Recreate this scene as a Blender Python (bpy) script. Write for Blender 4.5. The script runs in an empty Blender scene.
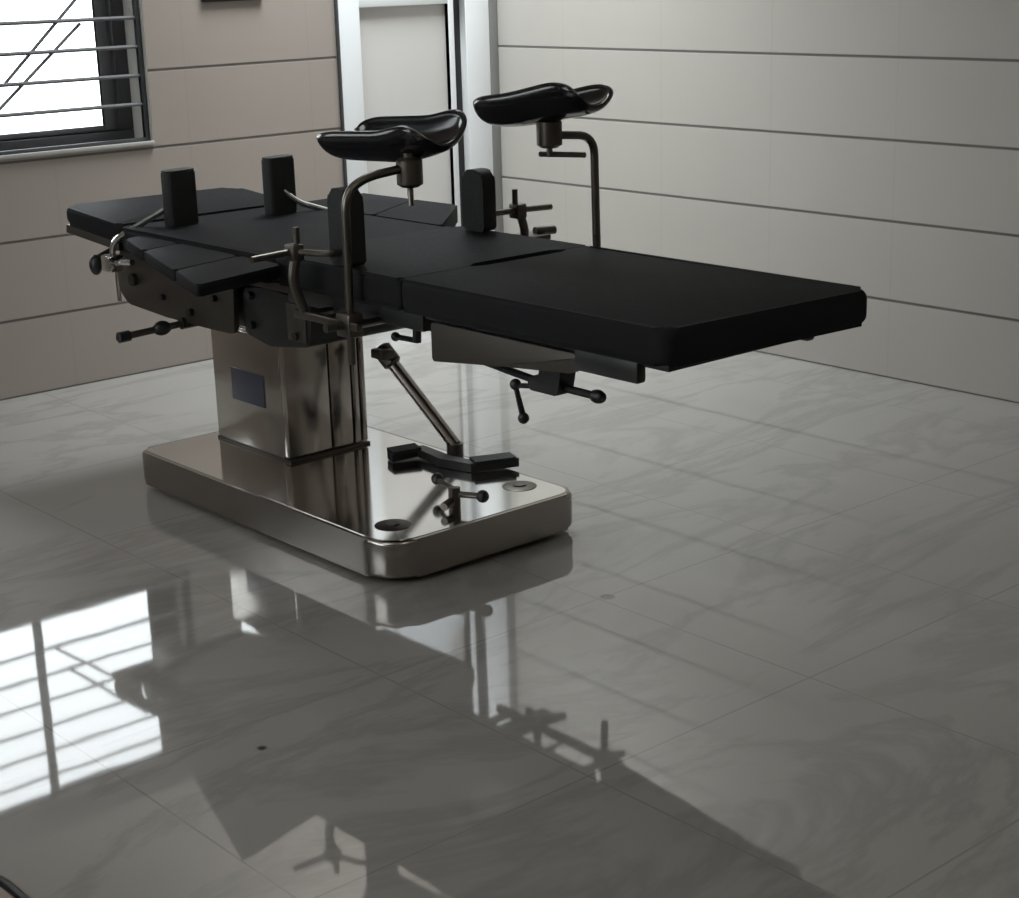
import bpy, bmesh, math, random
from mathutils import Vector, Matrix
random.seed(3)
scene = bpy.context.scene
COL = scene.collection
# Drawing units: u along the window wall (0 at the room corner, negative to the left),
# v away from the window wall into the room, z up.  S turns them into metres.
S = 0.85
FILL_LAMPS = (43, 7, 5.5)  # watts of the added ceiling lamps
def W(p):
    return Vector((p[0]*S, -p[1]*S, p[2]*S))

# ------------------------------------------------------------------ materials
def mat(name, color, rough=0.5, metal=0.0, spec=0.5, ior=1.5, coat=0.0):
    m = bpy.data.materials.new(name); m.use_nodes = True
    b = m.node_tree.nodes['Principled BSDF']
    b.inputs['Base Color'].default_value = (*color, 1)
    b.inputs['Roughness'].default_value = rough
    b.inputs['Metallic'].default_value = metal
    b.inputs['Specular IOR Level'].default_value = spec
    b.inputs['IOR'].default_value = ior
    b.inputs['Coat Weight'].default_value = coat
    return m
def nodes(m):
    nt = m.node_tree
    return nt, nt.nodes, nt.links, nt.nodes['Principled BSDF']
def math_node(N, L, op, a, b=None, c=None):
    n = N.new('ShaderNodeMath'); n.operation = op
    for i, x in enumerate((a, b, c)):
        if x is None: continue
        if isinstance(x, (int, float)): n.inputs[i].default_value = x
        else: L.new(x, n.inputs[i])
    return n.outputs[0]
def grain(m, scale=60, amount=0.12, bump=0.0, stretch=(1, 1, 1)):
    nt, N, L, b = nodes(m)
    tc = N.new('ShaderNodeTexCoord'); mp = N.new('ShaderNodeMapping'); mp.inputs['Scale'].default_value = stretch
    L.new(tc.outputs['Object'], mp.inputs[0])
    nz = N.new('ShaderNodeTexNoise'); nz.inputs['Scale'].default_value = scale; nz.inputs['Detail'].default_value = 3
    L.new(mp.outputs[0], nz.inputs['Vector'])
    r0 = b.inputs['Roughness'].default_value
    mr = N.new('ShaderNodeMapRange'); mr.inputs[3].default_value = max(0, r0-amount); mr.inputs[4].default_value = r0+amount
    L.new(nz.outputs[0], mr.inputs[0]); L.new(mr.outputs[0], b.inputs['Roughness'])
    if bump:
        bp = N.new('ShaderNodeBump'); bp.inputs['Strength'].default_value = bump; bp.inputs['Distance'].default_value = 0.002
        L.new(nz.outputs[0], bp.inputs['Height']); L.new(bp.outputs[0], b.inputs['Normal'])
    return m

def wall_tile(name, color, axis):
    """glazed wall tiles 0.3 units high with thin joints; axis = the horizontal world axis of the wall"""
    m = mat(name, color, 0.42, spec=0.4)
    nt, N, L, b = nodes(m)
    g = N.new('ShaderNodeNewGeometry'); sp = N.new('ShaderNodeSeparateXYZ'); L.new(g.outputs['Position'], sp.inputs[0])
    h = sp.outputs[2]; a = sp.outputs[axis]
    th, tw = 0.3*S, 0.6*S
    def line(coord, period, off, half):
        x = math_node(N, L, 'ADD', coord, off)
        x = math_node(N, L, 'DIVIDE', x, period)
        f = math_node(N, L, 'FRACT', x)
        d = math_node(N, L, 'SUBTRACT', f, 0.5); d = math_node(N, L, 'ABSOLUTE', d)
        d = math_node(N, L, 'SUBTRACT', 0.5, d); d = math_node(N, L, 'MULTIPLY', d, period)
        mr = N.new('ShaderNodeMapRange'); mr.interpolation_type = 'SMOOTHSTEP'
        mr.inputs[1].default_value = half*0.5; mr.inputs[2].default_value = half*1.6
        mr.inputs[3].default_value = 1; mr.inputs[4].default_value = 0
        L.new(d, mr.inputs[0]); return mr.outputs[0]
    lh = line(h, th, 10*th, 0.004)
    lv = math_node(N, L, 'MULTIPLY', line(a, tw, 20*tw + 0.45*S, 0.003), 0.07)
    j = math_node(N, L, 'MAXIMUM', lh, lv)
    nz = N.new('ShaderNodeTexNoise'); nz.inputs['Scale'].default_value = 1.6; nz.inputs['Detail'].default_value = 5
    L.new(g.outputs['Position'], nz.inputs['Vector'])
    c1 = N.new('ShaderNodeMixRGB'); c1.inputs[1].default_value = (*[c*0.93 for c in color], 1); c1.inputs[2].default_value = (*[c*1.06 for c in color], 1)
    L.new(nz.outputs[0], c1.inputs[0])
    c2 = N.new('ShaderNodeMixRGB'); L.new(c1.outputs[0], c2.inputs[1]); c2.inputs[2].default_value = (*[c*0.28 for c in color], 1)
    L.new(j, c2.inputs[0]); L.new(c2.outputs[0], b.inputs['Base Color'])
    bp = N.new('ShaderNodeBump'); bp.inputs['Strength'].default_value = 0.5; bp.inputs['Distance'].default_value = 0.002; bp.invert = True
    L.new(j, bp.inputs['Height']); L.new(bp.outputs[0], b.inputs['Normal'])
    return m

def floor_material():
    c = (0.295, 0.284, 0.267)
    m = mat('polished marble tile', c, 0.035, spec=0.5, ior=2.1)
    nt, N, L, b = nodes(m)
    g = N.new('ShaderNodeNewGeometry'); sp = N.new('ShaderNodeSeparateXYZ'); L.new(g.outputs['Position'], sp.inputs[0])
    per = 0.69*S
    def line(coord, off, half):
        x = math_node(N, L, 'DIVIDE', math_node(N, L, 'ADD', coord, off), per)
        d = math_node(N, L, 'ABSOLUTE', math_node(N, L, 'SUBTRACT', math_node(N, L, 'FRACT', x), 0.5))
        d = math_node(N, L, 'MULTIPLY', math_node(N, L, 'SUBTRACT', 0.5, d), per)
        mr = N.new('ShaderNodeMapRange'); mr.inputs[1].default_value = half*0.4; mr.inputs[2].default_value = half*1.5
        mr.inputs[3].default_value = 1; mr.inputs[4].default_value = 0
        L.new(d, mr.inputs[0]); return mr.outputs[0]
    lx = line(sp.outputs[0], 2.40*S + 20*per, 0.0022)
    ly = line(sp.outputs[1], 3.15*S + 20*per, 0.0022)
    j = math_node(N, L, 'MAXIMUM', lx, ly)
    # veins of the marble
    mp = N.new('ShaderNodeMapping'); mp.inputs['Rotation'].default_value = (0, 0, math.radians(-10)); mp.inputs['Scale'].default_value = (0.55, 1.5, 1)
    L.new(g.outputs['Position'], mp.inputs[0])
    nz = N.new('ShaderNodeTexNoise'); nz.inputs['Scale'].default_value = 1.7; nz.inputs['Detail'].default_value = 6; nz.inputs['Roughness'].default_value = 0.62; nz.inputs['Distortion'].default_value = 0.6
    L.new(mp.outputs[0], nz.inputs['Vector'])
    vd = math_node(N, L, 'ABSOLUTE', math_node(N, L, 'SUBTRACT', nz.outputs[0], 0.5))
    mr = N.new('ShaderNodeMapRange'); mr.inputs[1].default_value = 0.0; mr.inputs[2].default_value = 0.05; mr.inputs[3].default_value = 0.2; mr.inputs[4].default_value = 0
    L.new(vd, mr.inputs[0])
    vein = mr.outputs[0]
    nz2 = N.new('ShaderNodeTexNoise'); nz2.inputs['Scale'].default_value = 2.2; nz2.inputs['Detail'].default_value = 4
    L.new(g.outputs['Position'], nz2.inputs['Vector'])
    c1 = N.new('ShaderNodeMixRGB'); c1.inputs[1].default_value = (*[x*0.88 for x in c], 1); c1.inputs[2].default_value = (*[x*1.12 for x in c], 1)
    L.new(nz2.outputs[0], c1.inputs[0])
    dark = math_node(N, L, 'MAXIMUM', math_node(N, L, 'MULTIPLY', j, 0.32), vein)
    # small dirt spots lying on the tiles
    for (u, v, r) in ((-3.496, 3.27, 0.012), (-2.372, 3.155, 0.02)):
        dn = N.new('ShaderNodeVectorMath'); dn.operation = 'DISTANCE'; L.new(g.outputs['Position'], dn.inputs[0]); dn.inputs[1].default_value = W((u, v, 0))
        q = N.new('ShaderNodeMapRange'); q.inputs[1].default_value = r*0.4; q.inputs[2].default_value = r; q.inputs[3].default_value = 1.0; q.inputs[4].default_value = 0
        L.new(dn.outputs['Value'], q.inputs[0]); dark = math_node(N, L, 'MAXIMUM', dark, q.outputs[0])
    c2 = N.new('ShaderNodeMixRGB'); L.new(c1.outputs[0], c2.inputs[1]); c2.inputs[2].default_value = (0.06, 0.055, 0.05, 1)
    L.new(dark, c2.inputs[0]); L.new(c2.outputs[0], b.inputs['Base Color'])
    # slight waviness of the polish
    nz3 = N.new('ShaderNodeTexNoise'); nz3.inputs['Scale'].default_value = 9; nz3.inputs['Detail'].default_value = 1
    L.new(g.outputs['Position'], nz3.inputs['Vector'])
    hh = math_node(N, L, 'MULTIPLY', nz3.outputs[0], 0.35)
    bp = N.new('ShaderNodeBump'); bp.inputs['Strength'].default_value = 0.12; bp.inputs['Distance'].default_value = 0.002
    L.new(hh, bp.inputs['Height']); L.new(bp.outputs[0], b.inputs['Normal'])
    return m

def glass_material():
    m = bpy.data.materials.new('window glass'); m.use_nodes = True
    nt = m.node_tree; N, L = nt.nodes, nt.links; N.clear()
    o = N.new('ShaderNodeOutputMaterial'); mx = N.new('ShaderNodeMixShader'); t = N.new('ShaderNodeBsdfTransparent'); g = N.new('ShaderNodeBsdfGlossy'); f = N.new('ShaderNodeFresnel')
    t.inputs[0].default_value = (0.97, 0.985, 0.99, 1); g.inputs['Roughness'].default_value = 0.02; f.inputs[0].default_value = 1.45
    L.new(f.outputs[0], mx.inputs[0]); L.new(t.outputs[0], mx.inputs[1]); L.new(g.outputs[0], mx.inputs[2]); L.new(mx.outputs[0], o.inputs[0])
    return m
def frosted_material():
    m = bpy.data.materials.new('frosted glass'); m.use_nodes = True
    nt = m.node_tree; N, L = nt.nodes, nt.links; N.clear()
    o = N.new('ShaderNodeOutputMaterial'); mx = N.new('ShaderNodeMixShader'); t = N.new('ShaderNodeBsdfTranslucent'); g = N.new('ShaderNodeBsdfGlossy'); f = N.new('ShaderNodeFresnel')
    t.inputs[0].default_value = (0.62, 0.64, 0.66, 1); g.inputs['Roughness'].default_value = 0.2; f.inputs[0].default_value = 1.45
    L.new(f.outputs[0], mx.inputs[0]); L.new(t.outputs[0], mx.inputs[1]); L.new(g.outputs[0], mx.inputs[2]); L.new(mx.outputs[0], o.inputs[0])
    return m

M_WALL_L_SHADED = wall_tile('beige glazed wall tile', (0.315, 0.272, 0.242), 0)  # same tile as the right wall, with the wall's shade put into its colour
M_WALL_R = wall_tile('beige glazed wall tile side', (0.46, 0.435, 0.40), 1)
M_FLOOR = floor_material()
M_CEIL = grain(mat('ceiling paint', (0.72, 0.71, 0.69), 0.9), 40, 0.05)
M_STEEL = grain(mat('brushed stainless steel', (0.50, 0.465, 0.43), 0.20, 1.0), 30, 0.05, 0.0, (1, 1, 0.05))
M_POLISH = grain(mat('polished stainless steel', (0.90, 0.89, 0.87), 0.10, 1.0), 14, 0.02)
M_SKIRT = grain(mat('dull stainless steel skirt', (0.36, 0.335, 0.305), 0.24, 1.0), 30, 0.05)
M_CHROME = grain(mat('chrome', (0.80, 0.80, 0.80), 0.12, 1.0), 40, 0.04)
M_DKSTEEL = grain(mat('dull dark steel', (0.10, 0.088, 0.075), 0.40, 0.85), 40, 0.08)
M_VINYL = grain(mat('black vinyl upholstery', (0.018, 0.018, 0.0195), 0.55, spec=0.02), 90, 0.06, 0.2)
M_POLE = grain(mat('worn dark chrome', (0.14, 0.127, 0.11), 0.30, 0.95), 30, 0.06)
M_BLACK = grain(mat('black plastic', (0.012, 0.012, 0.013), 0.40), 60, 0.08)
M_GLOSSBLK = grain(mat('glossy black shell plastic', (0.010, 0.010, 0.011), 0.15, spec=0.7), 50, 0.05)
M_FOAM = grain(mat('black foam rubber', (0.008, 0.008, 0.008), 0.75), 120, 0.1, 0.4)
M_ALU_W = grain(mat('white painted aluminium', (0.80, 0.81, 0.82), 0.35), 40, 0.05)
M_ALU = grain(mat('grey aluminium', (0.27, 0.27, 0.262), 0.45, 0.3), 40, 0.05)
M_ALU_D = grain(mat('dark window aluminium', (0.07, 0.07, 0.075), 0.4, 0.3), 40, 0.05)
M_IRON = grain(mat('grey painted iron', (0.13, 0.13, 0.135), 0.5), 40, 0.1)
M_PANEL = grain(mat('pale door panel', (0.58, 0.555, 0.53), 0.35), 6, 0.08)
M_STONE = grain(mat('pale sill stone', (0.62, 0.61, 0.58), 0.3), 20, 0.1)
M_SILL = grain(mat('grey sill stone', (0.34, 0.33, 0.31), 0.4), 20, 0.1)
M_LABEL = grain(mat('dark blue label', (0.05, 0.052, 0.075), 0.35), 40, 0.05)
M_MAT = grain(mat('pinkish beige mat', (0.30, 0.24, 0.21), 0.8), 150, 0.1, 0.5)
M_GLASS = glass_material()
M_FROST = frosted_material()

# ------------------------------------------------------------------ mesh helpers (room coordinates)
def bm_new(): return bmesh.new()
def add_box(bm, lo, hi, bev=0.0, seg=2):
    r = bmesh.ops.create_cube(bm, size=1.0)
    vs = r['verts']
    for v in vs:
        v.co = Vector([lo[i] + (v.co[i] + .5)*(hi[i]-lo[i]) for i in range(3)])
    if bev:
        es = list({e for v in vs for e in v.link_edges})
        bmesh.ops.bevel(bm, geom=es, offset=bev, segments=seg, profile=.5, affect='EDGES')
def add_prism(bm, poly, z0, z1, axis=2, bev=0.0, seg=3):
    """extrude a polygon; axis = which room axis the extrusion runs along"""
    def P(a, b, c):
        return (a, b, c) if axis == 2 else ((c, a, b) if axis == 0 else (a, c, b))
    lo = [bm.verts.new(P(a, b, z0)) for a, b in poly]
    hi = [bm.verts.new(P(a, b, z1)) for a, b in poly]
    n = len(poly)
    fs = [bm.faces.new(lo[::-1]), bm.faces.new(hi)]
    for i in range(n):
        fs.append(bm.faces.new((lo[i], lo[(i+1) % n], hi[(i+1) % n], hi[i])))
    if bev:
        es = list(set(fs[0].edges) | set(fs[1].edges))
        bmesh.ops.bevel(bm, geom=es, offset=bev, segments=seg, profile=.5, affect='EDGES')
def round_poly(poly, r, seg=6):
    out = []; n = len(poly)
    rs = r if isinstance(r, (list, tuple)) else [r]*n
    for i in range(n):
        p = Vector(poly[i]); a = (Vector(poly[i-1])-p); b = (Vector(poly[(i+1) % n])-p)
        rr = rs[i]
        if rr <= 0: out.append(tuple(p)); continue
        A = p + a.normalized()*rr; B = p + b.normalized()*rr
        for k in range(seg+1):
            t = k/seg
            q = A*(1-t)**2 + p*2*t*(1-t) + B*t*t
            out.append((q.x, q.y))
    return out
def add_tube(bm, pts, r, n=12, caps=True):
    pts = [Vector(p) for p in pts]; rings = []
    rs = r if isinstance(r, (list, tuple)) else [r]*len(pts)
    ref = None
    for i, p in enumerate(pts):
        d = (pts[min(i+1, len(pts)-1)] - pts[max(i-1, 0)]).normalized()
        if ref is None:
            ref = Vector((0, 0, 1)) if abs(d.z) < .9 else Vector((1, 0, 0))
        x = (ref - d*ref.dot(d)).normalized(); ref = x; y = d.cross(x)
        rings.append([bm.verts.new(p + (x*math.cos(2*math.pi*k/n) + y*math.sin(2*math.pi*k/n))*rs[i]) for k in range(n)])
    for a, b in zip(rings, rings[1:]):
        for k in range(n):
            bm.faces.new((a[k], a[(k+1) % n], b[(k+1) % n], b[k]))
    if caps:
        bm.faces.new(rings[0][::-1]); bm.faces.new(rings[-1])
def add_ball(bm, c, r, sc=(1, 1, 1)):
    mt = Matrix.Translation(Vector(c)) @ Matrix.Diagonal((r*sc[0], r*sc[1], r*sc[2], 1))
    bmesh.ops.create_uvsphere(bm, u_segments=16, v_segments=10, radius=1, matrix=mt)
def arc_path(pts, r, seg=6):
    """polyline with rounded bends"""
    pts = [Vector(p) for p in pts]; out = [pts[0]]
    for i in range(1, len(pts)-1):
        p = pts[i]; a = pts[i-1]-p; b = pts[i+1]-p
        A = p + a.normalized()*min(r, a.length*.49); B = p + b.normalized()*min(r, b.length*.49)
        for k in range(seg+1):
            t = k/seg; out.append(A*(1-t)**2 + p*2*t*(1-t) + B*t*t)
    out.append(pts[-1]); return out

def mk(name, bm, m, parent=None, smooth=30, label=None, kind=None, solid=0.0):
    bmesh.ops.remove_doubles(bm, verts=bm.verts, dist=1e-6)
    for v in bm.verts: v.co = W(v.co)
    bmesh.ops.recalc_face_normals(bm, faces=bm.faces)
    cs = [v.co for v in bm.verts]
    lo = Vector([min(c[i] for c in cs) for i in range(3)]); hi = Vector([max(c[i] for c in cs) for i in range(3)])
    o0 = (lo+hi)/2; o0.z = lo.z
    for v in bm.verts: v.co -= o0
    me = bpy.data.meshes.new(name); bm.to_mesh(me); bm.free()
    me.materials.append(m)
    if smooth:
        me.shade_smooth(); me.set_sharp_from_angle(angle=math.radians(smooth))
    o = bpy.data.objects.new(name, me); COL.objects.link(o)
    o['world_origin'] = list(o0)
    if parent:
        o.parent = parent
        o.location = o0 - Vector(parent['world_origin'])
    else:
        o.location = o0
    if label: o['label'] = label
    if kind: o['kind'] = kind
    if solid:
        sm = o.modifiers.new('thickness', 'SOLIDIFY'); sm.thickness = solid*S; sm.offset = 0
    return o
def root(name, at, label, cat, group=None, kind=None):
    o = bpy.data.objects.new(name, None); COL.objects.link(o); o.empty_display_size = .1
    o.location = W(at); o['world_origin'] = list(W(at))
    if label: o['label'] = label
    if cat: o['category'] = cat
    if group: o['group'] = group
    if kind: o['kind'] = kind
    return o
def setting(o, label, cat):
    o['kind'] = 'structure'; o['label'] = label; o['category'] = cat
    return o

# ------------------------------------------------------------------ the room
U0, V1, ZC = -6.35, 7.3, 3.5
TH = 0.24
WIN = (-3.36, -1.815, 0.915, 1.86)          # u0 u1 z0 z1 of the window opening
FILL_WIN2 = (-5.75, -4.05, 0.915, 2.3)           # added unseen window of the same wall, lets in more daylight
DOOR = (-0.905, -0.045, 0.0, 2.46)

bm = bm_new(); add_box(bm, (U0-TH, -TH, -0.12), (TH, V1+TH, 0))
setting(mk('floor', bm, M_FLOOR, smooth=0), 'glossy grey marble tile floor reflecting the window and the table', 'floor')
bm = bm_new(); add_box(bm, (U0-TH, -TH, ZC), (TH, V1+TH, ZC+0.12))
setting(mk('ceiling', bm, M_CEIL, smooth=0), 'plain pale ceiling over the room', 'ceiling')
# window wall with its openings
bm = bm_new()
us = sorted([U0-TH, FILL_WIN2[0], FILL_WIN2[1], WIN[0], WIN[1], DOOR[0], DOOR[1], 0])
for a, b in zip(us, us[1:]):
    op = [w for w in (WIN, FILL_WIN2, DOOR) if abs(w[0]-a) < 1e-6]
    if op:
        w = op[0]
        if w[2] > 0: add_box(bm, (a, -TH, 0), (b, 0, w[2]))
        add_box(bm, (a, -TH, w[3]), (b, 0, ZC))
    else:
        add_box(bm, (a, -TH, 0), (b, 0, ZC))
setting(mk('wall_left', bm, M_WALL_L_SHADED, smooth=0), 'beige tiled wall holding the barred window and the white door', 'wall')
bm = bm_new(); add_box(bm, (0, -TH, 0), (TH, V1+TH, ZC))
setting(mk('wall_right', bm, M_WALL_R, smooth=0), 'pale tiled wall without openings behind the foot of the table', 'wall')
# walls behind and beside the camera; the side wall has an added unseen window for more daylight
FILL_WIN3 = (1.0, 3.4, 1.0, 2.5)
bm = bm_new()
add_box(bm, (U0-TH, 0, 0), (U0, FILL_WIN3[0], ZC)); add_box(bm, (U0-TH, FILL_WIN3[1], 0), (U0, V1, ZC))
add_box(bm, (U0-TH, FILL_WIN3[0], 0), (U0, FILL_WIN3[1], FILL_WIN3[2])); add_box(bm, (U0-TH, FILL_WIN3[0], FILL_WIN3[3]), (U0, FILL_WIN3[1], ZC))
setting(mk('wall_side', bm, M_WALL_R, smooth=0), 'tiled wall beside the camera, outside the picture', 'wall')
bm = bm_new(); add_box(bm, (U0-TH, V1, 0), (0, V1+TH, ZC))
setting(mk('wall_back', bm, M_WALL_L_SHADED, smooth=0), 'tiled wall behind the camera, outside the picture', 'wall')
# corner trim
bm = bm_new(); add_box(bm, (-0.05, 0.0, 0.0), (-0.002, 0.012, ZC), 0.003)
setting(mk('trim_1', bm, M_ALU, smooth=30), 'grey vertical strip in the room corner beside the white door', 'trim')

# ------------------------------------------------------------------ windows
def window(name, w, label, mullions, diag=True):
    u0, u1, z0, z1 = w
    rt = root(name, ((u0+u1)/2, -0.18, z0), label, 'window', kind='structure')
    bm = bm_new()
    f = 0.060; y0, y1 = -0.215, -0.15
    add_box(bm, (u0, y0, z0), (u1, y1, z0+0.05), .006); add_box(bm, (u0, y0, z1-f), (u1, y1, z1), .006)
    add_box(bm, (u0, y0, z0+.05), (u0+f, y1, z1-f), .006); add_box(bm, (u1-f, y0, z0+.05), (u1, y1, z1-f), .006)
    mk('window_frame', bm, M_ALU_D, rt)
    ed = [u0+f] + list(mullions) + [u1-f]
    for i, (a, b) in enumerate(zip(ed, ed[1:])):
        # sliding sash: two stiles, two rails, the pane inside
        yy = -0.195 if i % 2 else -0.172
        bm = bm_new(); ga = 0.02 if i else 0.05; gb = 0.05 if i == len(ed)-2 else 0.02
        add_box(bm, (a-.012, yy-.012, z0+.05), (a+ga, yy+.012, z1-f), .004); add_box(bm, (b-gb, yy-.012, z0+.05), (b+.012, yy+.012, z1-f), .004)
        add_box(bm, (a+ga, yy-.012, z0+.05), (b-gb, yy+.012, z0+.05+.022), .004); add_box(bm, (a+ga, yy-.012, z1-f-.022), (b-gb, yy+.012, z1-f), .004)
        s = mk('sash', bm, M_IRON, rt)
        bm = bm_new(); add_box(bm, (a+ga-.004, yy-.003, z0+.07), (b-gb+.004, yy+.003, z1-f-.02))
        mk('pane', bm, M_GLASS, s, smooth=0)
    # wall-side security grille
    bm = bm_new(); y = -0.03
    t = 0.011
    add_box(bm, (u1-2*t, y-t, z0+.004), (u1-.002, y+t, z1-.004), .003); add_box(bm, (u0+.002, y-t, z0+.004), (u0+2*t, y+t, z1-.004), .003)
    add_box(bm, (u0+2*t, y-t, z0+.004), (u1-2*t, y+t, z0+.004+2*t), .003); add_box(bm, (u0+2*t, y-t, z1-.004-2*t), (u1-2*t, y+t, z1-.004), .003)
    gr = mk('security_grille', bm, M_ALU_D, rt)
    n = max(3, round((z1-z0)/0.113))
    zs = [0.961 + 0.111*k for k in range(1, 8)] if diag else [z0 + (z1-z0)*k/n for k in range(1, n)]
    for zz in zs:
        bm = bm_new()
        add_tube(bm, [(u0+2*t, y, zz), (u1-2*t, y, zz)], 0.0075, 8)
        mk('grille_bar', bm, M_IRON, gr)
    if diag:
        for (a, b) in (((-2.395, 1.187), (-2.06, 1.495)), ((-2.44, 1.085), (-2.065, 1.392))):
            bm = bm_new(); add_tube(bm, [(a[0], y-.012, a[1]), (b[0], y-.012, b[1])], 0.0065, 8)
            mk('grille_brace', bm, M_IRON, gr)
    bm = bm_new(); add_box(bm, (u0-.0, -.15, z0-.0), (u1+.0, -.0, z0+.008), .002); add_box(bm, (u0-.0, .0005, z0-.002), (u1-.0, .014, z0+.014), .003)
    mk('window_sill', bm, M_SILL, rt)
    # plastered lining of the opening
    bm = bm_new(); add_box(bm, (u1-.001, -.15, z0), (u1+.004, -.001, z1)); add_box(bm, (u0-.004, -.15, z0), (u0+.001, -.001, z1)); add_box(bm, (u0, -.15, z1-.001), (u1, -.001, z1+.004))
    mk('reveal_lining', bm, M_STONE, rt, smooth=0)
    return rt
window('window_1', WIN, 'bright barred sliding window with dark frames in the tiled wall', (-2.45,))
window('added_window_2', FILL_WIN2, 'barred sliding window of the same wall, outside the picture on the left', (-5.2, -4.6), diag=False)
rt = root('added_window_3', (U0-.12, (FILL_WIN3[0]+FILL_WIN3[1])/2, FILL_WIN3[2]), 'plain window added to the side wall beside the camera for daylight, outside the picture', 'window', kind='structure')
bm = bm_new()
add_box(bm, (U0-.15, FILL_WIN3[0], FILL_WIN3[2]), (U0-.09, FILL_WIN3[0]+.05, FILL_WIN3[3])); add_box(bm, (U0-.15, FILL_WIN3[1]-.05, FILL_WIN3[2]), (U0-.09, FILL_WIN3[1], FILL_WIN3[3]))
add_box(bm, (U0-.15, FILL_WIN3[0]+.05, FILL_WIN3[2]), (U0-.09, FILL_WIN3[1]-.05, FILL_WIN3[2]+.05)); add_box(bm, (U0-.15, FILL_WIN3[0]+.05, FILL_WIN3[3]-.05), (U0-.09, FILL_WIN3[1]-.05, FILL_WIN3[3]))
mk('window_frame', bm, M_ALU_D, rt, smooth=0)
bm = bm_new(); add_box(bm, (U0-.124, FILL_WIN3[0]+.05, FILL_WIN3[2]+.05), (U0-.118, FILL_WIN3[1]-.05, FILL_WIN3[3]-.05)); mk('pane', bm, M_GLASS, rt, smooth=0)

# ------------------------------------------------------------------ door
rt = root('door_1', (-0.48, -0.05, 0), 'white framed door with pale panel in the room corner', 'door', kind='structure')
bm = bm_new()
u0, u1, _, z1 = DOOR
add_box(bm, (u0+.002, -.14, 0), (u0+.125, 0.012, z1-.002), .004)
add_box(bm, (-0.19, -.14, 0), (u1-.006, 0.010, z1-.002), .004)
add_box(bm, (u0+.125, -.14, z1-.09), (-0.19, 0.010, z1-.002), .004)
mk('door_frame', bm, M_ALU_W, rt)
bm = bm_new(); add_box(bm, (u0+.0, .0005, 0), (u0+.012, .016, z1), .002)
mk('edge_seal', bm, M_ALU_D, rt)
bm = bm_new(); add_box(bm, (-0.232, -.12, 0.01), (-0.192, -.03, z1-.092), .002)
mk('dark_gap', bm, M_BLACK, rt, label='black strip standing in for the dark gap at the closing edge')  # black strip painted where the gap beside the leaf is only dark
bm = bm_new()
a, b = u0+.127, -0.234; y0, y1 = -.085, -.02
add_box(bm, (a, y0, .012), (a+.012, y1, z1-.095), .003); add_box(bm, (b-.032, y0, .012), (b, y1, z1-.095), .003)
add_box(bm, (a+.012, y0, 1.40), (b-.032, y1, 1.50), .003); add_box(bm, (a+.012, y0, .012), (b-.032, y1, .12), .003); add_box(bm, (a+.012, y0, z1-.18), (b-.032, y1, z1-.095), .003)
leaf = mk('door_leaf', bm, M_ALU_W, rt)
bm = bm_new(); add_box(bm, (a+.010, -.062, .115), (b-.030, -.045, 1.405)); mk('lower_panel', bm, M_PANEL, leaf, smooth=0, label='pale beige lower door panel')
bm = bm_new(); add_box(bm, (a+.010, -.062, 1.495), (b-.030, -.050, z1-.175)); mk('upper_pane', bm, M_FROST, leaf, smooth=0, label='frosted upper door pane')

# ------------------------------------------------------------------ small wall things
rt = root('switch_panel', (-1.405, 0.03, 1.448), 'black wall-mounted panel on the tiled wall between window and door, cut by the top edge', 'wall panel')
bm = bm_new(); add_box(bm, (-1.55, 0.001, 1.452), (-1.262, 0.016, 1.70), .004); mk('housing', bm, M_BLACK, rt)
bm = bm_new(); add_box(bm, (-1.525, 0.0162, 1.475), (-1.287, 0.019, 1.675), .001); mk('front_plate', bm, M_GLOSSBLK, rt)

rt = root('floor_mat', (-4.5, 3.9, 0), 'pinkish beige mat with dark rounded edge on the floor at bottom left', 'mat')
pl = [(-4.125, 3.40), (-4.125, 4.3), (-4.9, 4.3), (-4.9, 3.34), (-4.22, 3.34)]
bm = bm_new(); add_prism(bm, round_poly([(-4.155, 3.37), (-4.155, 4.27), (-4.87, 4.27), (-4.87, 3.37)], .07), 0.002, 0.012, bev=.003); mk('mat_surface', bm, M_MAT, rt)
bm = bm_new()
ring = round_poly([(-4.14, 3.355), (-4.14, 4.285), (-4.885, 4.285), (-4.885, 3.355)], .08)
add_tube(bm, [(x, y, .009) for x, y in ring] + [(ring[0][0], ring[0][1], .009)], 0.008, 8); mk('edging', bm, M_BLACK, rt, label='dark mat edging')

# ------------------------------------------------------------------ operating table
T = root('operating_table', (-2.41, 2.06, 0), 'black padded operating table with leg holders on a stainless steel pedestal', 'operating table')
UN, UF, UC = -2.725, -2.087, -2.406          # near edge, far edge, centre line

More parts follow.
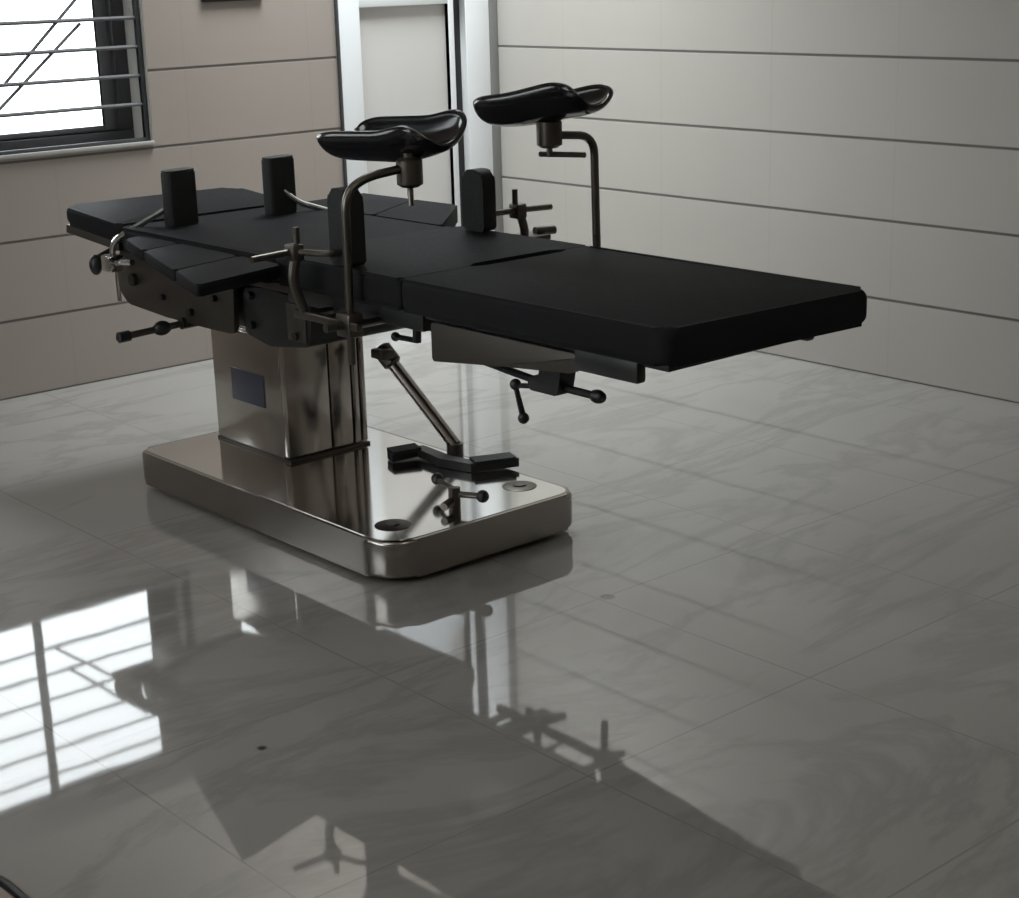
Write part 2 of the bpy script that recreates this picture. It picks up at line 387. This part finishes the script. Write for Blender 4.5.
# base
bm = bm_new()
add_prism(bm, round_poly([(-2.748, 1.405), (-2.748, 2.728), (-2.068, 2.728), (-2.068, 1.405)], [.05, .12, .06, .05], 8), 0.016, 0.122, bev=.014, seg=4)
base = mk('base', bm, M_SKIRT, T)
bm = bm_new()
add_prism(bm, round_poly([(-2.735, 1.415), (-2.735, 2.715), (-2.080, 2.715), (-2.080, 1.415)], [.05, .11, .06, .05], 8), 0.1215, 0.1235)
mk('base_top', bm, M_POLISH, base, smooth=0, label='polished top sheet of the base')
for (u, v) in ((-2.66, 1.49), (-2.16, 1.49), (-2.64, 2.62), (-2.18, 2.62)):
    bm = bm_new(); add_tube(bm, [(u, v, 0), (u, v, .02)], .04, 16); mk('base_foot', bm, M_BLACK, base)
for (u, v) in ((-2.107, 2.575), (-2.63, 2.592)):
    pass
for (u, v) in ((-2.16, 2.575), (-2.63, 2.592)):
    bm = bm_new(); add_tube(bm, [(u, v, .120), (u, v, .1245), (u, v, .1265)], [.05, .05, .044], 24); add_tube(bm, [(u, v, .126), (u, v, .130)], .02, 6)
    mk('levelling_cap', bm, M_DKSTEEL, base, label='round grey cap on the base')

# column
bm = bm_new()
add_box(bm, (-2.492, 1.478, .121), (-2.195, 1.865, .50), .006)
col = mk('column', bm, M_STEEL, T)
bm = bm_new(); add_box(bm, (-2.494, 1.476, .1236), (-2.192, 1.898, .132), .002); mk('column_collar', bm, M_DKSTEEL, col)
for (a, b) in ((-2.491, -2.335), (-2.329, -2.252), (-2.246, -2.222), (-2.216, -2.196)):
    bm = bm_new(); add_box(bm, (a, 1.864, .136), (b, 1.893, .50), .004); mk('column_cover', bm, M_STEEL, col)
bm = bm_new(); add_box(bm, (-2.4955, 1.59, .275), (-2.4915, 1.775, .378), .001); mk('label_plate', bm, M_LABEL, col, label='dark blue rating label')
bm = bm_new(); add_box(bm, (-2.475, 1.50, .50), (-2.215, 1.85, .57), .004); mk('inner_column', bm, M_CHROME, col)

# tilting head of the column
bm = bm_new()
add_box(bm, (-2.62, 1.55, .565), (-2.19, 1.97, .70), .012); add_tube(bm, [(-2.64, 1.75, .62), (-2.17, 1.75, .62)], .035, 20)
head = mk('tilt_head', bm, M_DKSTEEL, T)
bm = bm_new()
add_prism(bm, round_poly([(1.97, .57), (2.10, .548), (2.30, .575), (2.315, .70), (2.10, .715), (1.97, .70)], .02), -2.665, -2.16, axis=0, bev=.006)
tb = mk('gear_box', bm, M_BLACK, T)
bm = bm_new(); add_box(bm, (-2.671, 2.20, .585), (-2.6655, 2.29, .69), .002); mk('gear_plate', bm, M_DKSTEEL, tb)
for (v, z) in ((2.245, .60), (2.02, .60), (2.02, .685)):
    bm = bm_new(); add_tube(bm, [(-2.664, v, z), (-2.68, v, z)], .012, 12); mk('bolt', bm, M_BLACK, tb)
bm = bm_new(); add_box(bm, (-2.56, 2.32, .66), (-2.26, 2.88, .70), .006); sf = mk('seat_frame', bm, M_BLACK, T)
bm = bm_new(); add_box(bm, (-2.785, 2.41, .694), (-2.765, 2.69, .716), .003)
for v in (2.45, 2.66): add_tube(bm, [(-2.775, v, .705), (-2.66, v, .705)], .010, 8)
mk('side_rail', bm, M_POLE, T)
bm = bm_new(); add_box(bm, (-2.047, 2.30, .692), (-2.027, 2.86, .718), .003)
for v in (2.36, 2.8): add_tube(bm, [(-2.037, v, .705), (-2.16, v, .705)], .012, 8)
mk('side_rail', bm, M_POLE, T)

# frames under the back and leg sections
sidep = round_poly([(1.275, .615), (1.33, .574), (1.56, .563), (1.79, .562), (1.95, .565), (1.965, .745), (1.30, .745)], .02)
for (a, b) in ((-2.69, -2.672), (-2.14, -2.122)):
    bm = bm_new(); add_prism(bm, sidep, a, b, axis=0, bev=.003)
    p = mk('back_frame_plate', bm, M_DKSTEEL, T)
    for (v, z, r) in ((1.385, .658, .02), (1.56, .625, .01), (1.72, .60, .012), (1.86, .66, .01)):
        bm = bm_new(); o = -1 if a < -2.4 else 1; e = a if o < 0 else b
        add_tube(bm, [(e-.001*o, v, z), (e+.014*o, v, z)], r, 14); mk('bolt', bm, M_BLACK, p)
bm = bm_new(); add_box(bm, (-2.671, 1.32, .715), (-2.141, 2.22, .748), .004); mk('back_plate', bm, M_DKSTEEL, T)
bm = bm_new(); add_prism(bm, [(1.012, .772), (1.018, .798), (1.36, .775), (1.36, .748)], UN+.004, UF-.004, axis=0); mk('head_plate', bm, M_DKSTEEL, T)
for u in (-2.55, -2.26):
    bm = bm_new(); add_tube(bm, [(u, 1.2, .73), (u, 1.45, .70)], .016, 10); mk('head_hinge', bm, M_CHROME, T)
bm = bm_new(); add_tube(bm, [(-2.66, 1.262, .75), (-2.745, 1.262, .72)], .01, 10); add_ball(bm, (-2.755, 1.262, .698), .026, (.8, .8, 1.25)); mk('head_knob', bm, M_BLACK, T, label='black locking knob under the head section')
legp = round_poly([(2.885, .636), (3.12, .662), (3.39, .688), (3.45, .735), (2.885, .735)], .008)
for (a, b) in ((-2.70, -2.678), (-2.134, -2.112)):
    bm = bm_new(); add_prism(bm, legp, a, b, axis=0, bev=.003); mk('leg_frame_plate', bm, M_DKSTEEL, T)
    bm = bm_new(); add_box(bm, (a-.004, 3.40, .697), (b+.004, 3.60, .752), .008); mk('frame_end_block', bm, M_BLACK, T)
bm = bm_new(); add_box(bm, (-2.69, 2.85, .735), (-2.122, 3.68, .752), .004); mk('leg_plate', bm, M_BLACK, T)
bm = bm_new(); add_box(bm, (-2.69, 2.24, .70), (-2.122, 2.84, .752), .004); mk('seat_plate', bm, M_BLACK, T)

# cushions
def cushion(name, poly, z0, z1, rad=.03, parent=T, m=M_VINYL, bev=.02):
    bm = bm_new(); add_prism(bm, round_poly(poly, rad, 5), z0, z1, bev=bev, seg=4)
    return mk(name, bm, m, parent, smooth=50)
hc = cushion('head_cushion', [(UN, 1.0), (UN, 1.372), (UF, 1.372), (UF, 1.03)], .775, .832, [.05, .02, .02, .05])
for vt in hc.data.vertices:      # the head section rises a little towards its end
    vt.co.z += max(0, vt.co.y + .186*S)*.07
cushion('back_cushion', [(UN, 1.378), (UN, 2.222), (UF, 2.222), (UF, 1.378)], .750, .826, .02, bev=.026)
cushion('seat_cushion', [(UN, 2.232), (UN, 2.800), (-2.50, 2.800), (-2.47, 2.775), (-2.20, 2.775), (-2.17, 2.800), (UF, 2.800), (UF, 2.232)], .753, .836, [.03, .01, .008, .02, .02, .008, .01, .03])
cushion('leg_cushion', [(UN, 2.803), (UN, 3.705), (UF, 3.745), (UF, 2.803), (-2.17, 2.803), (-2.20, 2.822), (-2.47, 2.822), (-2.50, 2.803)], .753, .836, [.01, .035, .035, .01, .008, .015, .015, .008], bev=.022)

# arm boards
def arm_board(polys, z0, z1, bracket, label, plate):
    bm = bm_new()
    for p in polys: add_prism(bm, round_poly(p, .014, 4), z0, z1, bev=.013, seg=3)
    c = mk('arm_board', bm, M_VINYL, T, smooth=50, label=label)
    bm = bm_new()
    add_prism(bm, plate, z0-.014, z0+.001, bev=.002)
    mk('support_plate', bm, M_BLACK, c)
    bm = bm_new(); 
    add_tube(bm, bracket, .012, 10); mk('bracket', bm, M_CHROME, c)
    return c
def lerp(a, b, t): return (a[0]+(b[0]-a[0])*t, a[1]+(b[1]-a[1])*t)
o0, o1 = (-2.80, 1.55), (-3.05, 2.385)
i0, i1 = (-2.730, 1.53), (-2.738, 2.30)
cuts = [0, .28, .29, .71, .72, 1]
near = [[lerp(o0, o1, cuts[k]), lerp(o0, o1, cuts[k+1]), lerp(i0, i1, cuts[k+1]), lerp(i0, i1, cuts[k])] for k in (0, 2, 4)]
arm_board(near, .783, .815, [(-2.78, 1.80, .752), (-2.70, 1.80, .70)], 'near arm board, splayed outwards beside the back cushion',
          [(-2.74, 1.55), (-2.985, 2.29), (-2.75, 2.22)])
o0, o1 = (-1.79, 1.36), (-1.772, 1.86); i0, i1 = (-2.08, 1.40), (-2.08, 2.16)
cuts = [0, .55, .56, 1]
far = [[lerp(i0, i1, cuts[k]), lerp(i0, i1, cuts[k+1]), lerp(o0, o1, cuts[k+1]), lerp(o0, o1, cuts[k])] for k in (0, 2)]
arm_board(far, .775, .828, [(-2.03, 1.75, .772), (-2.11, 1.75, .70)], 'far arm board beyond the back cushion',
          [(-2.07, 1.43), (-2.07, 2.1), (-1.80, 1.84), (-1.81, 1.39)])

# shoulder supports: foam pad, chrome rod, clamp
def shoulder_support(c, du, rod, clamp, label):
    u, v, z0, z1 = c
    bm = bm_new()
    pr = round_poly([(u-.052, v-.02), (u+.052, v-.034), (u+.052, v+.022), (u-.052, v+.036)], .012, 4)
    add_prism(bm, pr, z0, z1, bev=.012, seg=3)
    p = mk('shoulder_pad', bm, M_FOAM, T, smooth=50, label=label)
    bm = bm_new(); add_tube(bm, arc_path(rod, .03), .0095, 10); mk('support_rod', bm, M_CHROME, p, label='bright chrome rod')
    bm = bm_new(); add_box(bm, (clamp[0]-.026, clamp[1]-.03, clamp[2]-.03), (clamp[0]+.026, clamp[1]+.03, clamp[2]+.022), .008)
    add_tube(bm, [(clamp[0], clamp[1]+.03, clamp[2]), (clamp[0], clamp[1]+.125, clamp[2]+.012)], .010, 8)
    add_tube(bm, [(clamp[0], clamp[1]+.02, clamp[2]-.02), (clamp[0], clamp[1]+.022, clamp[2]-.12)], .007, 8)
    mk('rail_clamp', bm, M_CHROME, p)
shoulder_support((-2.575, 1.50, .822, .995), 1, [(-2.752, 1.37, .72), (-2.752, 1.38, .785), (-2.62, 1.475, .872), (-2.575, 1.478, .90)], (-2.752, 1.37, .72), 'near shoulder pad standing on the back cushion')
shoulder_support((-2.235, 1.535, .823, 1.005), -1, [(-2.06, 1.60, .74), (-2.06, 1.585, .812), (-2.19, 1.565, .858), (-2.235, 1.555, .90)], (-2.06, 1.60, .735), 'far shoulder pad standing on the back cushion')

# lateral supports: foam pad on a rod through a clamp with a T handle
def lateral_support(u, v, z0, z1, half, side, cl, label):
    bm = bm_new()
    poly = round_poly([(v-half, z0), (v+half, z0), (v+half, z1), (v-half, z1)], [.015, .015, half*.9, half*.9], 10)
    add_prism(bm, poly, u-.024, u+.024, axis=0, bev=.006, seg=3)
    p = mk('lateral_pad', bm, M_FOAM, T, smooth=50, label=label)
    bm = bm_new(); add_tube(bm, arc_path([(u+side*.02, v, cl[2]), (u+side*.06, v, cl[2]), (cl[0], cl[1], cl[2]), (cl[0]+side*.13, cl[1], cl[2]-.005)], .03), .009, 10)
    mk('support_rod', bm, M_POLE, p)
    bm = bm_new()
    add_box(bm, (cl[0]-.018, cl[1]-.022, cl[2]-.024), (cl[0]+.018, cl[1]+.022, cl[2]+.02), .006)
    add_tube(bm, arc_path([(cl[0], cl[1]+.01, cl[2]-.01), (cl[0]+side*.02, cl[1]+.01, cl[2]-.07), (cl[0]-side*.02, cl[1]+.01, .70)], .03), .013, 10)
    add_tube(bm, [(cl[0]-side*.01, cl[1], cl[2]), (cl[0]-side*.01, cl[1], cl[2]+.062)], .0085, 8)
    mk('rail_clamp', bm, M_DKSTEEL, p)
lateral_support(-2.695, 2.545, .838, 1.036, .046, -1, (-2.79, 2.44, .872), 'near lateral pad standing by the near leg holder')
lateral_support(-2.105, 2.368, .838, 1.012, .047, 1, (-1.96, 2.37, .878), 'far lateral pad standing at the far table edge')
bm = bm_new(); add_box(bm, (-2.03, 2.28, .775), (-1.83, 2.37, .792), .004); add_tube(bm, [(-1.86, 2.33, .80), (-1.79, 2.34, .797)], .013, 10)
mk('clamp_plate', bm, M_DKSTEEL, T)

# leg holders: pole, swivel clamp, gutter-shaped leg rest
def trough(p0, p1, r0, r1, roll, arc=96, ns=32, na=18, flare=0.0, f0=.55):
    """gutter-shaped shell with blunt rounded ends, its foot end lifted by flare"""
    bm = bm_new(); p0 = Vector(p0); p1 = Vector(p1); ax = (p1-p0).normalized()
    side = Vector((1, 0, 0)); side = (side - ax*side.dot(ax)).normalized(); up = ax.cross(side)
    if up.z < 0: up = -up
    rows = []
    for i in range(ns+1):
        t = .5-.5*math.cos(math.pi*i/ns); q = 2*t-1
        e = max(0.0, 1-abs(q)**7)**.5
        tm = math.radians(arc)*((.74+.26*e) if q < 0 else (.5+.5*e))
        r = (r0+(r1-r0)*t)*(.74+.26*e)
        k = max(0, (t-f0)/(1-f0)); lift = flare*k*k*(3-2*k)
        c = p0.lerp(p1, t) + up*((r0+(r1-r0)*t)*.92 + lift)
        rows.append([bm.verts.new(c + side*(r*math.sin(roll-tm+2*tm*j/na)) - up*(r*.92*math.cos(roll-tm+2*tm*j/na))) for j in range(na+1)])
    for A, B in zip(rows, rows[1:]):
        for k in range(na): bm.faces.new((A[k], A[k+1], B[k+1], B[k]))
    return bm
def leg_holder(pole, clampc, sc, p0, p1, r0, r1, roll, label, flare, handle, f0):
    bm = bm_new(); add_tube(bm, arc_path(pole, .05, 8), .0112, 14)
    po = mk('leg_holder', bm, M_POLE, T, smooth=50, label=label)
    bm = trough(p0, p1, r0, r1, roll, flare=flare, f0=f0)
    mk('leg_rest', bm, M_GLOSSBLK, po, smooth=60, label='black gutter-shaped leg rest', solid=.013)
    bm = bm_new(); u, v, z = clampc
    add_tube(bm, [(u, v, z-.038), (u, v, z-.03), (u, v, z+.03), (u, v, z+.038)], [.022, .034, .034, .022], 16)
    add_tube(bm, [(u, v, z+.03), (u, v, sc)], .015, 12)
    mk('swivel_clamp', bm, M_DKSTEEL, po)
    bm = bm_new(); add_tube(bm, [(u, v, z-.036), (u, v, z-.062)], .008, 10); add_tube(bm, handle, .0075, 10)
    mk('wing_screw', bm, M_POLE, po)
    bm = bm_new(); a = pole[0]; add_box(bm, (a[0]-.024, a[1]-.03, .672), (a[0]+.024, a[1]+.03, .735), .008)
    s = 1 if a[0] < UC else -1
    add_tube(bm, [(a[0]-s*.02, a[1], .705), (a[0]-s*.075, a[1], .705)], .012, 10)
    mk('rail_clamp', bm, M_DKSTEEL, po)
leg_holder([(-2.765, 2.635, .60), (-2.765, 2.645, 1.035), (-2.705, 2.65, 1.07), (-2.575, 2.655, 1.082)], (-2.57, 2.657, 1.07), 1.118,
           (-2.545, 2.315, 1.083), (-2.515, 2.735, 1.096), .086, .096, math.radians(9), 'near leg holder on a bent steel pole', .022,
           [(-2.57, 2.657, 1.025), (-2.575, 2.665, .985)], .6)
leg_holder([(-2.05, 2.80, .58), (-2.05, 2.79, 1.125), (-2.18, 2.76, 1.135)], (-2.18, 2.757, 1.14), 1.18,
           (-2.185, 2.535, 1.150), (-2.185, 2.945, 1.180), .072, .080, math.radians(-6), 'far leg holder on a bent steel pole', .022,
           [(-2.18, 2.72, 1.083), (-2.17, 2.88, 1.090)], .25)

# levers below the top
bm = bm_new(); add_tube(bm, [(-2.64, 3.02, .645), (-2.64, 3.215, .628), (-2.64, 3.40, .627)], .0095, 10)
lv = mk('leg_lever', bm, M_BLACK, T)
bm = bm_new(); add_ball(bm, (-2.64, 3.41, .627), .016, (1, 1.5, 1)); mk('knob', bm, M_BLACK, lv)
bm = bm_new(); add_prism(bm, round_poly([(3.20, .612), (3.30, .612), (3.32, .70), (3.25, .70), (3.235, .645), (3.20, .645)], .008), -2.665, -2.615, axis=0, bev=.006); mk('lever_hub', bm, M_BLACK, lv)
bm = bm_new(); add_tube(bm, [(-2.64, 3.24, .622), (-2.66, 3.15, .612), (-2.655, 3.17, .535)], .008, 10); add_ball(bm, (-2.655, 3.17, .535), .014); add_ball(bm, (-2.66, 3.15, .615), .014); mk('lever_handle', bm, M_BLACK, lv)
bm = bm_new(); add_tube(bm, [(-2.60, 1.665, .562), (-2.90, 1.668, .550)], .0105, 10)
lv = mk('tilt_lever', bm, M_DKSTEEL, T)
bm = bm_new(); add_tube(bm, [(-2.87, 1.668, .551), (-2.875, 1.668, .551), (-2.91, 1.668, .55), (-2.915, 1.668, .55)], [.008, .0165, .0165, .008], 12); mk('knob', bm, M_BLACK, lv)
bm = bm_new(); add_ball(bm, (-2.765, 1.666, .5555), .022, (1.4, 1, 1)); add_tube(bm, [(-2.70, 1.666, .558), (-2.62, 1.665, .561)], .018, 12); mk('collar', bm, M_BLACK, lv)
bm = bm_new(); add_tube(bm, [(-2.50, 2.569, .659), (-2.50, 2.565, .603)], .012, 10); add_tube(bm, [(-2.50, 2.565, .607), (-2.50, 2.47, .604)], .008, 10); add_ball(bm, (-2.50, 2.47, .604), .013)
mk('clamp_handle', bm, M_BLACK, T)
# hydraulic pump lever
a, b = Vector((-2.2, 1.985, .452)), Vector((-2.105, 2.215, .165))
bm = bm_new(); add_tube(bm, [a, b], .020, 12); pl = mk('pump_lever', bm, M_STEEL, T)
bm = bm_new(); c = a.lerp(b, .10); add_tube(bm, [a, a.lerp(b, .02), a.lerp(b, .17), a.lerp(b, .19)], [.02, .03, .03, .02], 12); add_box(bm, (c.x-.05, c.y-.02, c.z-.0), (c.x+.0, c.y+.04, c.z+.03), .006); mk('lever_head', bm, M_DKSTEEL, pl)
bm = bm_new(); add_tube(bm, [(b.x, b.y, .121), (b.x, b.y, .17)], .026, 14); mk('lever_pivot', bm, M_DKSTEEL, pl)
# foot pedal: cranked black bar with two treads
pts = [(-2.268, 2.10, .139), (-2.172, 2.13, .142), (-2.182, 2.265, .139), (-2.16, 2.36, .139), (-2.03, 2.415, .140)]
bm = bm_new()
def flatbar(bm, pts, w, t):
    pts = [Vector(p) for p in pts]; rows = []
    for i, p in enumerate(pts):
        d = (pts[min(i+1, len(pts)-1)]-pts[max(i-1, 0)]); d.z = 0; d.normalize(); n = Vector((-d.y, d.x, 0))
        rows.append([bm.verts.new(p+n*w*sx+Vector((0, 0, t*sz))) for sx, sz in ((-1, -1), (1, -1), (1, 1), (-1, 1))])
    for A, B in zip(rows, rows[1:]):
        for k in range(4): bm.faces.new((A[k], A[(k+1) % 4], B[(k+1) % 4], B[k]))
    bm.faces.new(rows[0][::-1]); bm.faces.new(rows[-1])
flatbar(bm, pts, .022, .013)
pe = mk('foot_pedal', bm, M_BLACK, T, label='cranked black foot pedal')
for P0, P1 in ((pts[0], pts[1]), (pts[3], pts[4])):
    bm = bm_new(); a = Vector(P0).lerp(Vector(P1), .02); b = Vector(P0).lerp(Vector(P1), .92)
    flatbar(bm, [a+Vector((0, 0, .014)), b+Vector((0, 0, .014))], .03, .006); mk('tread', bm, M_FOAM, pe)
bm = bm_new(); add_tube(bm, [(-2.18, 2.24, .1236), (-2.18, 2.24, .14)], .016, 12); mk('pedal_post', bm, M_BLACK, pe)
# small brake lever on the base
bm = bm_new(); add_tube(bm, [(-2.425, 2.605, .121), (-2.42, 2.60, .185)], .017, 12); br = mk('brake_lever', bm, M_DKSTEEL, T)
bm = bm_new(); add_tube(bm, [(-2.42, 2.60, .178), (-2.385, 2.49, .172)], .0075, 10); add_tube(bm, [(-2.42, 2.60, .165), (-2.39, 2.67, .168)], .009, 10); add_tube(bm, [(-2.42, 2.60, .15), (-2.475, 2.62, .145)], .012, 10); mk('brake_arm', bm, M_DKSTEEL, br)
for p in ((-2.378, 2.472, .172), (-2.385, 2.68, .168)):
    bm = bm_new(); add_ball(bm, p, .018); mk('knob', bm, M_BLACK, br)

# ------------------------------------------------------------------ added ceiling panel lamps, unseen, to brighten the room
M_TUBE = bpy.data.materials.new('fill lamp diffuser'); M_TUBE.use_nodes = True
M_TUBE.node_tree.nodes['Principled BSDF'].inputs['Emission Color'].default_value = (1.0, 0.97, 0.93, 1)
M_TUBE.node_tree.nodes['Principled BSDF'].inputs['Emission Strength'].default_value = 3.0
def fill_lamp(c, d, watts, label, length=1.3, width=0.9, spread=170, tint=(1.0, 0.95, 0.88)):
    """added fill lamp, a flat panel under the ceiling; c = centre on the ceiling, d = its long direction"""
    c = Vector(c); d = Vector(d); n = Vector((0, 0, -1)); w = d.cross(n)
    rt = root('fill_ceiling_lamp', c, label, 'lamp')
    def blk(lo, hi, m, name):
        bm = bm_new(); a = c + d*lo[0] + n*lo[1] + w*lo[2]; b = c + d*hi[0] + n*hi[1] + w*hi[2]
        add_box(bm, [min(a[i], b[i]) for i in range(3)], [max(a[i], b[i]) for i in range(3)], .003); return mk(name, bm, m, rt)
    h = length/2; q = width/2
    blk((-h, .001, -q), (h, .030, q), M_ALU_W, 'fill_lamp_frame')
    blk((-h+.03, .031, -q+.03), (h-.03, .036, q-.03), M_TUBE, 'diffuser')
    la = bpy.data.lights.new('fill_light', 'AREA'); la.shape = 'RECTANGLE'; la.size = (length-.06)*S; la.size_y = (width-.06)*S; la.energy = watts; la.color = tint; la.spread = math.radians(spread)
    lo = bpy.data.objects.new('fill_light', la); COL.objects.link(lo)
    z = Vector((0, 0, 1)); x = Vector((d.x, -d.y, 0)); y = z.cross(x)
    lo.parent = rt; lo.matrix_local = Matrix.Translation(W(n*.042)) @ Matrix((x, y, z)).transposed().to_4x4()
    return rt
fill_lamp((-0.95, 0.65, ZC), (1, 0, 0), FILL_LAMPS[0], 'added fill lamp, a flat white panel on the ceiling near the door corner, above the picture', tint=(0.90, 0.975, 1.0), spread=100)
fill_lamp((-5.4, 3.2, ZC), (0, 1, 0), FILL_LAMPS[1], 'added fill lamp, a flat white panel on the ceiling near the side wall, outside the picture')
fill_lamp((-3.0, 6.6, ZC), (1, 0, 0), FILL_LAMPS[2], 'added fill lamp, a flat white panel on the ceiling behind the camera, outside the picture')

# ------------------------------------------------------------------ daylight
w = bpy.data.worlds.new('overcast sky'); scene.world = w; w.use_nodes = True
bg = w.node_tree.nodes['Background']; bg.inputs[0].default_value = (0.95, 0.985, 1.0, 1); bg.inputs[1].default_value = 4.8

# ------------------------------------------------------------------ camera
f, pitch, roll, yaw, H, xc, yc = CAMP = (1687.232, 0.281775, -0.029076, 0.706665, 1.578663, -0.003654, 8.000267)
fw = Vector((0, math.cos(pitch), -math.sin(pitch))); r0 = Vector((1, 0, 0)); u_ = Vector((0, math.sin(pitch), math.cos(pitch)))
rr = r0*math.cos(roll) + u_*math.sin(roll); uu = -r0*math.sin(roll) + u_*math.cos(roll)
e1 = Vector((math.cos(yaw), math.sin(yaw), 0)); e2 = Vector((math.sin(yaw), -math.cos(yaw), 0))
def toroom(d): return Vector((d.dot(e1), -d.dot(e2), d.z))
cam = bpy.data.cameras.new('camera'); co = bpy.data.objects.new('camera', cam); COL.objects.link(co)
Cr = toroom(Vector((-xc, -yc, H)))*S
R = Matrix((toroom(rr), toroom(uu), -toroom(fw))).transposed().to_4x4()
co.matrix_world = Matrix.Translation(Cr) @ R
cam.sensor_fit = 'HORIZONTAL'; cam.sensor_width = 36; cam.lens = 36*f/1019; cam.clip_start = .05
scene.camera = co

vs = scene.view_settings
scene.display_settings.display_device = 'sRGB'
vs.view_transform = 'Standard'; vs.look = 'None'; vs.exposure = 0.0; vs.gamma = 1.0; vs.use_curve_mapping = False
scene.cycles.max_bounces = 16; scene.cycles.diffuse_bounces = 8; scene.cycles.glossy_bounces = 6; scene.cycles.transparent_max_bounces = 12
for o in scene.objects:
    if 'world_origin' in o: del o['world_origin']
